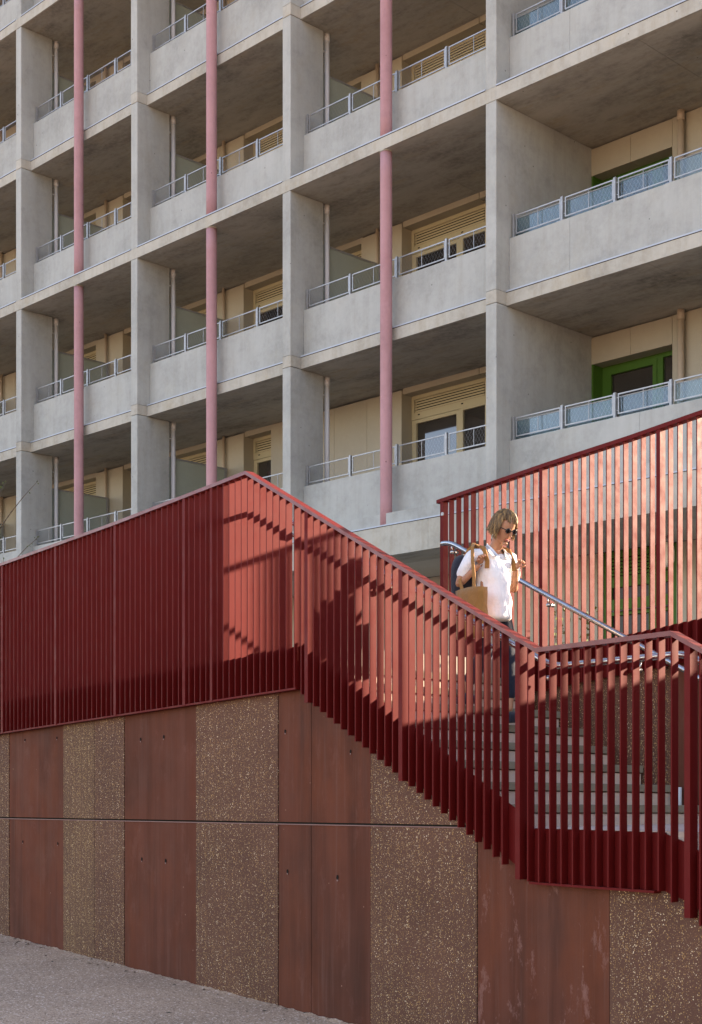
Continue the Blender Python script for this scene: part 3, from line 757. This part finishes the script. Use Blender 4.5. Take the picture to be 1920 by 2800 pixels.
for tip in tips:
    z0 = max(1.7, tip[2] - rnd.uniform(.5, .9)); A_ = Vector((tu, tc, z0)); B_ = Vector(tip); M_ = (A_ + B_) / 2 + Vector((0, 0, .12))
    pts = [A_.lerp(M_, t).lerp(M_.lerp(B_, t), t) for t in (0, .25, .5, .75, 1)]
    tw.tube(pts, [.010, .008, .006, .004, .002], 5)
    for _ in range(9):
        t = rnd.uniform(.8, 1.0); p = A_.lerp(M_, t).lerp(M_.lerp(B_, t), t)
        d = Vector((rnd.uniform(-1, 1), rnd.uniform(-1, 1), rnd.uniform(-.6, 1))).normalized()
        sd = d.cross(Vector((rnd.uniform(-1, 1), rnd.uniform(-1, 1), rnd.uniform(-1, 1)))).normalized()
        L = rnd.uniform(.018, .042); q0 = p + d * .012
        lf.add([q0, q0 + d * L * .5 + sd * L * .28, q0 + d * L, q0 + d * L * .5 - sd * L * .28], [(0, 1, 2, 3)])
tw.build('branch', 'bark', tree, smooth=True); lf.build('crown', 'leaf', tree, kind='stuff')
for kx, (u, lab) in enumerate(((-8.95, 'small wispy plant between the far bars, nearest the woman'), (-8.62, 'small wispy plant behind the far railing, right of the first one'))):
    brs = []
    for j in range(6):
        a_ = rnd.uniform(0, 6.28); brs.append([(u, 9.6, 1.05), (u + .04 * math.cos(a_), 9.6 + .04 * math.sin(a_), 1.3), (u + .13 * math.cos(a_), 9.6 + .1 * math.sin(a_), 1.45 + rnd.uniform(0, .22))])
    leafy('plant', (u, 9.6, 1.05), brs, 14, .045, lab, 'plant', FW, None, .004)

# ------------------------------------------------------------------ the walking woman
FOOT_U, FOOT_C = -8.03, 8.10
foot_k = 5; FZ = LZ + RS * foot_k
person = root('person', (FOOT_U, FOOT_C, FZ), FW, 'woman in white shirt and dark trousers walking down the steps with shoulder bags', 'person')
YAW = R(-7)
def ploc(x, y, z):
    dx, dy = x + .12, y; k = min(1, max(0, (z - .45) / .4))      # the upper body turns towards the street
    a_ = YAW * k; x, y = dx * math.cos(a_) - dy * math.sin(a_) - .12, dx * math.sin(a_) + dy * math.cos(a_)
    return (FOOT_U + x * 1.03, FOOT_C + y * 1.03, FZ + z * 1.02)
def skin_mesh(chains, sub=2, rootv=0):
    """chains: list of lists of (x,y,z,r) - identical points are merged"""
    vs_, rs_, es_ = [], [], []; idx = {}
    def vid(p):
        key = tuple(round(c, 4) for c in p[:3])
        if key not in idx: idx[key] = len(vs_); vs_.append(Vector(p[:3])); rs_.append(p[3] if hasattr(p[3], '__len__') else (p[3], p[3]))
        return idx[key]
    for ch in chains:
        ids = [vid(p) for p in ch]; es_ += list(zip(ids, ids[1:]))
    me = bpy.data.meshes.new('tmp'); me.from_pydata(vs_, es_, []); me.update()
    ob = bpy.data.objects.new('tmp', me); COL.objects.link(ob)
    md = ob.modifiers.new('s', 'SKIN'); md.use_smooth_shade = True
    sv = me.skin_vertices[0].data
    for i_, r_ in enumerate(rs_): sv[i_].radius = r_; sv[i_].use_root = (i_ == rootv)
    if sub: 
        sm = ob.modifiers.new('u', 'SUBSURF'); sm.levels = sub; sm.render_levels = sub
    dg = bpy.context.evaluated_depsgraph_get(); ev = ob.evaluated_get(dg); m2 = ev.to_mesh()
    out = ([tuple(v.co) for v in m2.vertices], [tuple(p.vertices) for p in m2.polygons])
    ev.to_mesh_clear(); bpy.data.objects.remove(ob); bpy.data.meshes.remove(me)
    return out
def sphere(cx, cy, cz, rx, ry, rz, su=20, sv=14, fn=None):
    vs_ = []; fs_ = []
    for a in range(sv + 1):
        th = math.pi * a / sv
        for j in range(su):
            ph = 2 * math.pi * j / su
            d = Vector((math.sin(th) * math.cos(ph), math.sin(th) * math.sin(ph), math.cos(th)))
            p = Vector((d.x * rx, d.y * ry, d.z * rz))
            if fn: p = fn(d, p)
            vs_.append((p.x + cx, p.y + cy, p.z + cz))
    for a in range(sv):
        for j in range(su): fs_.append((a * su + j, (a + 1) * su + j, (a + 1) * su + (j + 1) % su, a * su + (j + 1) % su))
    return vs_, fs_
def pbuild(name, geos, mats, parent=person, label=None):
    q = MB()
    for gi, ge in enumerate(geos):
        vs_, fs_ = ge[0], ge[1]; q.add([ploc(*v) for v in vs_], fs_, ge[2] if len(ge) > 2 else 0)
    return q.build(name, mats, parent, fr=FW, smooth=True, label=label)
# joints (x forward down the steps, y to her left, z up from the front foot)
pel = (-.17, 0, .86); che = (-.185, 0, 1.14); nb = (-.165, 0, 1.33); hd0 = (-.115, 0, 1.40)
shR = (-.215, -.165, 1.295); shL = (-.165, .165, 1.285)
elR = (-.315, -.235, 1.05); elL = (-.22, .235, 1.03)
wrR = (-.135, -.155, 1.205); wrL = (-.085, .145, 1.185)
hipR = (-.17, -.085, .82); hipL = (-.165, .085, .82)
knR = (-.16, -.10, .52); anR = (-.40, -.10, .235)
knL = (-.09, .085, .44); anL = (-.075, .08, .085)
def a4(p, r_): return (*p, r_)
body = []
body.append([a4(pel, (.125, .09)), a4((-.18, 0, 1.0), (.11, .085)), a4(che, (.125, .09)), a4((-.18, 0, 1.26), (.09, .07)), a4(nb, .048), a4(hd0, .046), a4((-.085, 0, 1.44), .05)])
body.append([a4((-.18, 0, 1.26), (.09, .07)), a4(shR, .048), a4(elR, .034), a4(wrR, .022)])
body.append([a4((-.18, 0, 1.26), (.09, .07)), a4(shL, .048), a4(elL, .034), a4(wrL, .022)])
body.append([a4(pel, (.125, .09)), a4(hipR, .075), a4(knR, .05), a4((-.30, -.10, .37), .042), a4(anR, .03)])
body.append([a4(pel, (.125, .09)), a4(hipL, .075), a4(knL, .05), a4((-.085, .083, .27), .043), a4(anL, .03)])
gs_ = [(*skin_mesh(body, 2), 0)]
# hands: palm and five curled fingers round the straps
def hand(w_, sgn):
    W_ = Vector(w_); up = Vector((.45, -.25 * sgn, .82)).normalized(); side = Vector((.25, sgn * -.9, .1)).normalized()
    side = (side - up * side.dot(up)).normalized(); fwd = up.cross(side).normalized()
    if fwd.x < 0: fwd = -fwd
    palm = W_ + up * .045
    out = [(*skin_mesh([[(*W_, .021), (*(W_ + up * .03), (.030, .018)), (*(W_ + up * .068), (.033, .016))]], 1), 0)]
    for fi in range(4):
        b0 = W_ + up * .062 + side * (.026 - .0175 * fi); ln = (.9, 1.0, .95, .75)[fi]
        p1 = b0 + (up * .7 + fwd * .5) * .026 * ln; p2 = p1 + (fwd * .75 - up * .25 - side * .1) * .022 * ln; p3 = p2 + (-up * .9 + fwd * -.2) * .018 * ln
        out.append((*skin_mesh([[(*b0, .0088), (*p1, .0084), (*p2, .0076), (*p3, .0062)]], 1), 0))
    t0 = W_ + up * .028 + side * .028; t1 = t0 + (side * .5 + up * .6 + fwd * .4) * .03; t2 = t1 + (fwd * .7 + up * .5 - side * .2) * .025
    out.append((*skin_mesh([[(*t0, .011), (*t1, .0095), (*t2, .0075)]], 1), 0))
    return out
gs_ += hand(wrR, 1) + hand(wrL, -1)
# head, bowed and turned a little to her left
HC = Vector((-.045, 0, 1.485)); Hrot = Matrix.Rotation(R(4), 3, 'Z') @ Matrix.Rotation(R(30), 3, 'Y')
def hp(v): q_ = Hrot @ Vector(v); return (HC.x + q_.x, HC.y + q_.y, HC.z + q_.z)
def headfn(d, p):
    # forward is +x; shape jaw, chin, brow and cheeks
    if d.z < 0:
        k_ = -d.z; p.y *= 1 - .38 * k_; p.x *= (1 - .10 * k_) if d.x > 0 else (1 - .35 * k_)
        if d.x > 0: p.x += .018 * k_
    if d.x > .3 and abs(d.z) < .5: p.x -= .008 * (1 - abs(d.z) * 2)
    return p
hv, hf = sphere(0, 0, 0, .093, .074, .118, 28, 20, headfn)
hv = [hp(v) for v in hv]; gs_.append((hv, hf, 0))
def blob(c, rx, ry, rz, mi=0, su=10, sv=8):
    v_, f_ = sphere(c[0], c[1], c[2], rx, ry, rz, su, sv); return ([hp(v) for v in v_], f_, mi)
gs_.append(blob((.097, 0, -.018), .016, .0095, .022)); gs_.append(blob((.104, 0, -.032), .012, .012, .009))
gs_.append(blob((.083, 0, -.068), .012, .022, .0045, 1)); gs_.append(blob((.083, 0, -.076), .012, .019, .005, 1))
gs_.append(blob((.076, 0, -.102), .018, .022, .015)); gs_.append(blob((.0, -.073, -.02), .017, .008, .027)); gs_.append(blob((.0, .073, -.02), .017, .008, .027))
for sy in (-1, 1): gs_.append(blob((.080, .031 * sy, .004), .010, .013, .009))
pbuild('body', gs_, ['skin', 'lip'])
# hair: cap plus strands, chin length bob
hr = MB(); rnd = random.Random(11)
def hairfn(d, p):
    if d.x > .45 and d.z < .55: p.x *= .55; p.z *= .9
    return p
def hairpt(az, t, off=1.0):
    # az: 0 front, pi back ; t: 0 crown .. 1 tip
    th = min(t, .62) / .62 * R(100); rr = Vector((math.cos(az) * math.sin(th) * .108, math.sin(az) * math.sin(th) * .092, math.cos(th) * .128)) * off
    if t > .62:
        rr.z -= (t - .62) * .22; rr.x += (-.02 if math.cos(az) < 0 else .01) * (t - .62); rr.y *= 1 + .12 * math.sin((t - .62) * 8)
    rr.x -= .010
    return rr
for s in range(620):
    az = rnd.uniform(-math.pi, math.pi)
    front = math.cos(az) > .55
    tmax = rnd.uniform(.68, .84) if not front else rnd.uniform(.10, .40)
    if math.cos(az) > .15 and not front: tmax = rnd.uniform(.74, .92)
    off = rnd.uniform(.97, 1.09);  wob = rnd.uniform(-.09, .09)
    pts = [hp(hairpt(az + wob * t + (.0 if not front else .25 * t), t * tmax, off)) for t in (0.02, .2, .4, .6, .8, 1)]
    w0 = rnd.uniform(.003, .007)
    L_ = [ploc(*p) for p in pts]
    k0 = len(hr.v)
    for a, p in enumerate(L_):
        tz_ = Vector(hp(hairpt(az + .1, .5))) - Vector(hp(hairpt(az - .1, .5))); tz_.normalize()
        ww = w0 * (1 - .6 * a / 5)
        hr.v += [tuple(Vector(p) - tz_ * ww), tuple(Vector(p) + (Vector(p) - Vector(ploc(*HC))).normalized() * .003), tuple(Vector(p) + tz_ * ww)]
    for a in range(5):
        for c_ in (0, 1): hr.f.append((k0 + a * 3 + c_, k0 + a * 3 + c_ + 1, k0 + a * 3 + 4 + c_, k0 + a * 3 + 3 + c_)); hr.mi.append(0)
cv, cf = sphere(-.012, 0, .012, .103, .087, .118, 24, 16, lambda d, p: (Vector((p.x * (.55 if d.x > .30 and d.z < .58 + .25 * d.y else 1), p.y, p.z * (.62 if d.z < 0 else 1)))))
hr.add([ploc(*hp(v)) for v in cv], cf)
hr.build('hair', 'hair', person, fr=FW, smooth=True)
# sunglasses
sg = []
for sy in (-1, 1): sg.append(blob((.094, .032 * sy, .004), .007, .027, .021, 0, 14, 10))
q = MB()
for ge in sg: q.add([ploc(*v) for v in ge[0]], ge[1])
q.tube([ploc(*hp((.099, -.01, .008))), ploc(*hp((.099, .01, .008)))], .003, 6)
for sy in (-1, 1): q.tube([ploc(*hp((.092, .056 * sy, .010))), ploc(*hp((.05, .078 * sy, .010))), ploc(*hp((-.01, .082 * sy, .002)))], .003, 6)
q.build('sunglasses', 'black_plastic', person, fr=FW, smooth=True)
# shirt: torso, elbow sleeves and collar
mE = lambda a, b_, t: tuple(a[i] + (b_[i] - a[i]) * t for i in range(3))
sh = [[(-.165, 0, .765, (.172, .130)), (-.165, 0, .82, (.168, .126)), (-.17, 0, .95, (.158, .118)), (-.18, 0, 1.12, (.160, .120)), (-.182, 0, 1.25, (.115, .085)), (-.168, 0, 1.325, (.06, .06))],
      [(-.182, 0, 1.25, (.115, .085)), (*shR, .058), (*mE(shR, elR, .45), .056), (*mE(shR, elR, .80), .060)],
      [(-.182, 0, 1.25, (.115, .085)), (*shL, .058), (*mE(shL, elL, .45), .056), (*mE(shL, elL, .80), .060)]]
sv_, sf_ = skin_mesh(sh, 2)
rnd2 = random.Random(3)
def wr(v):
    x, y, z = v; f_ = .009 * math.sin(38 * z + 14 * y + 3 * math.sin(20 * y)) + .005 * math.sin(60 * y + 17 * z)
    return (x + f_ * .7, y + f_ * .4 * (1 if y > 0 else -1), z)
sv_ = [wr(v) for v in sv_]
collar = []
for sy in (-1, 1):
    P_ = [(-.21, .02 * sy, 1.385), (-.175, .062 * sy, 1.375), (-.115, .060 * sy, 1.335), (-.062, .030 * sy, 1.265), (-.075, .085 * sy, 1.265), (-.13, .10 * sy, 1.315), (-.20, .085 * sy, 1.345), (-.235, .03 * sy, 1.355)]
    top = P_; bt = [(x - .006, y, z - .012) for x, y, z in P_]; n_ = 8
    collar.append((top + bt, [tuple(range(8)), tuple(range(15, 7, -1))] + [(i_, (i_ + 1) % 8, (i_ + 1) % 8 + 8, i_ + 8) for i_ in range(8)]))
pbuild('shirt', [(sv_, sf_)] + collar, 'shirt_cloth')
# skin at the open neck
# trousers
tr = [[(-.17, 0, .90, (.128, .098)), (-.17, 0, .82, (.135, .105)), (*hipR, .088), (*mE(hipR, knR, .5), .080), (*knR, .068), (*mE(knR, anR, .75), .056)],
      [(-.17, 0, .82, (.135, .105)), (*hipL, .088), (*mE(hipL, knL, .5), .080), (*knL, .068), (*mE(knL, anL, .75), .056)]]
pbuild('trousers', [skin_mesh(tr, 2)], 'trouser_cloth')
for nm, an, z0, rx in (('shoe', anL, .0, 0), ('shoe', anR, .150, 0)):
    x, y, z = an
    v_, f_ = sphere(x + .055, y, z0 + .035, .135, .043, .05, 18, 12, lambda d, p: Vector((p.x, p.y * (1 if d.x > 0 else .8), max(p.z * (1.1 - .5 * max(0, d.x)), -.034))))
    pbuild(nm, [(v_, f_)], 'bag_cloth')
# tote on her right shoulder
tt = root('tote_bag', ploc(-.09, -.30, .62), FW, 'mustard canvas tote hanging from the walking woman\'s right shoulder', 'tote bag')
def boxy(x0, x1, y0, y1, z0, z1, bulge, nx=8, nz=8):
    vs_ = []; fs_ = []
    for s in (0, 1):
        for a in range(nx + 1):
            for c_ in range(nz + 1):
                fx, fzz = a / nx, c_ / nz; bl = bulge * math.sin(math.pi * fx) * math.sin(math.pi * min(1, fzz * .9 + .05)) + .004 * math.sin(9 * fx + 13 * fzz)
                vs_.append((x0 + (x1 - x0) * fx, (y0 - bl) if s == 0 else (y1 + bl * .5), z0 + (z1 - z0) * fzz + .012 * math.sin(3 * fx) * fzz))
    n1 = (nx + 1) * (nz + 1); I = lambda s, a, c_: s * n1 + a * (nz + 1) + c_
    for a in range(nx):
        for c_ in range(nz):
            fs_.append((I(0, a, c_), I(0, a + 1, c_), I(0, a + 1, c_ + 1), I(0, a, c_ + 1))); fs_.append((I(1, a, c_), I(1, a, c_ + 1), I(1, a + 1, c_ + 1), I(1, a + 1, c_)))
    for c_ in range(nz): fs_.append((I(0, 0, c_), I(0, 0, c_ + 1), I(1, 0, c_ + 1), I(1, 0, c_))); fs_.append((I(0, nx, c_), I(1, nx, c_), I(1, nx, c_ + 1), I(0, nx, c_ + 1)))
    for a in range(nx): fs_.append((I(0, a, 0), I(1, a, 0), I(1, a + 1, 0), I(0, a + 1, 0))); fs_.append((I(0, a, nz), I(0, a + 1, nz), I(1, a + 1, nz), I(1, a, nz)))
    return vs_, fs_
pbuild('bag', [boxy(-.25, .06, -.30, -.235, .63, 1.0, .035)], 'tote_cloth', tt)
def strap(pts, wd, th, mt, parent, name='strap'):
    q_ = MB(); Q = [Vector(ploc(*p)) for p in pts]; k0 = 0
    for a, p in enumerate(Q):
        t = (Q[min(a + 1, len(Q) - 1)] - Q[max(a - 1, 0)]).normalized(); s_ = Vector((1, .2, 0)); s_ = (s_ - t * s_.dot(t)).normalized(); n_ = t.cross(s_)
        q_.v += [tuple(p - s_ * wd - n_ * th), tuple(p + s_ * wd - n_ * th), tuple(p + s_ * wd + n_ * th), tuple(p - s_ * wd + n_ * th)]
    for a in range(len(Q) - 1):
        for j in range(4): q_.f.append((a * 4 + j, a * 4 + (j + 1) % 4, a * 4 + 4 + (j + 1) % 4, a * 4 + 4 + j)); q_.mi.append(0)
    return q_.build(name, mt, parent, fr=FW, smooth=False)
strap([(-.02, -.30, .99), (-.06, -.27, 1.1), (-.11, -.245, 1.22), (-.165, -.205, 1.335), (-.22, -.15, 1.375), (-.28, -.16, 1.33), (-.31, -.20, 1.20), (-.26, -.25, 1.08), (-.20, -.27, .99)], .013, .004, 'tote_cloth', tt)
bp = root('backpack', ploc(-.38, 0, .92), FW, 'black backpack worn on the walking woman\'s back', 'backpack')
v_, f_ = sphere(-.395, -.06, 1.12, .10, .155, .215, 20, 14, lambda d, p: Vector((math.copysign(abs(d.x) ** .6, d.x) * .085, math.copysign(abs(d.y) ** .55, d.y) * .15, math.copysign(abs(d.z) ** .6, d.z) * .20)))
pbuild('pack', [(v_, f_)], 'bag_cloth', bp)
for sy in (-1, 1):
    strap([(-.29, .10 * sy, 1.31), (-.215, .12 * sy, 1.365), (-.14, .12 * sy, 1.33), (-.085, .125 * sy, 1.22), (-.085, .13 * sy, 1.17)], .018, .005, 'tote_cloth', bp)

scn.frame_set(1)
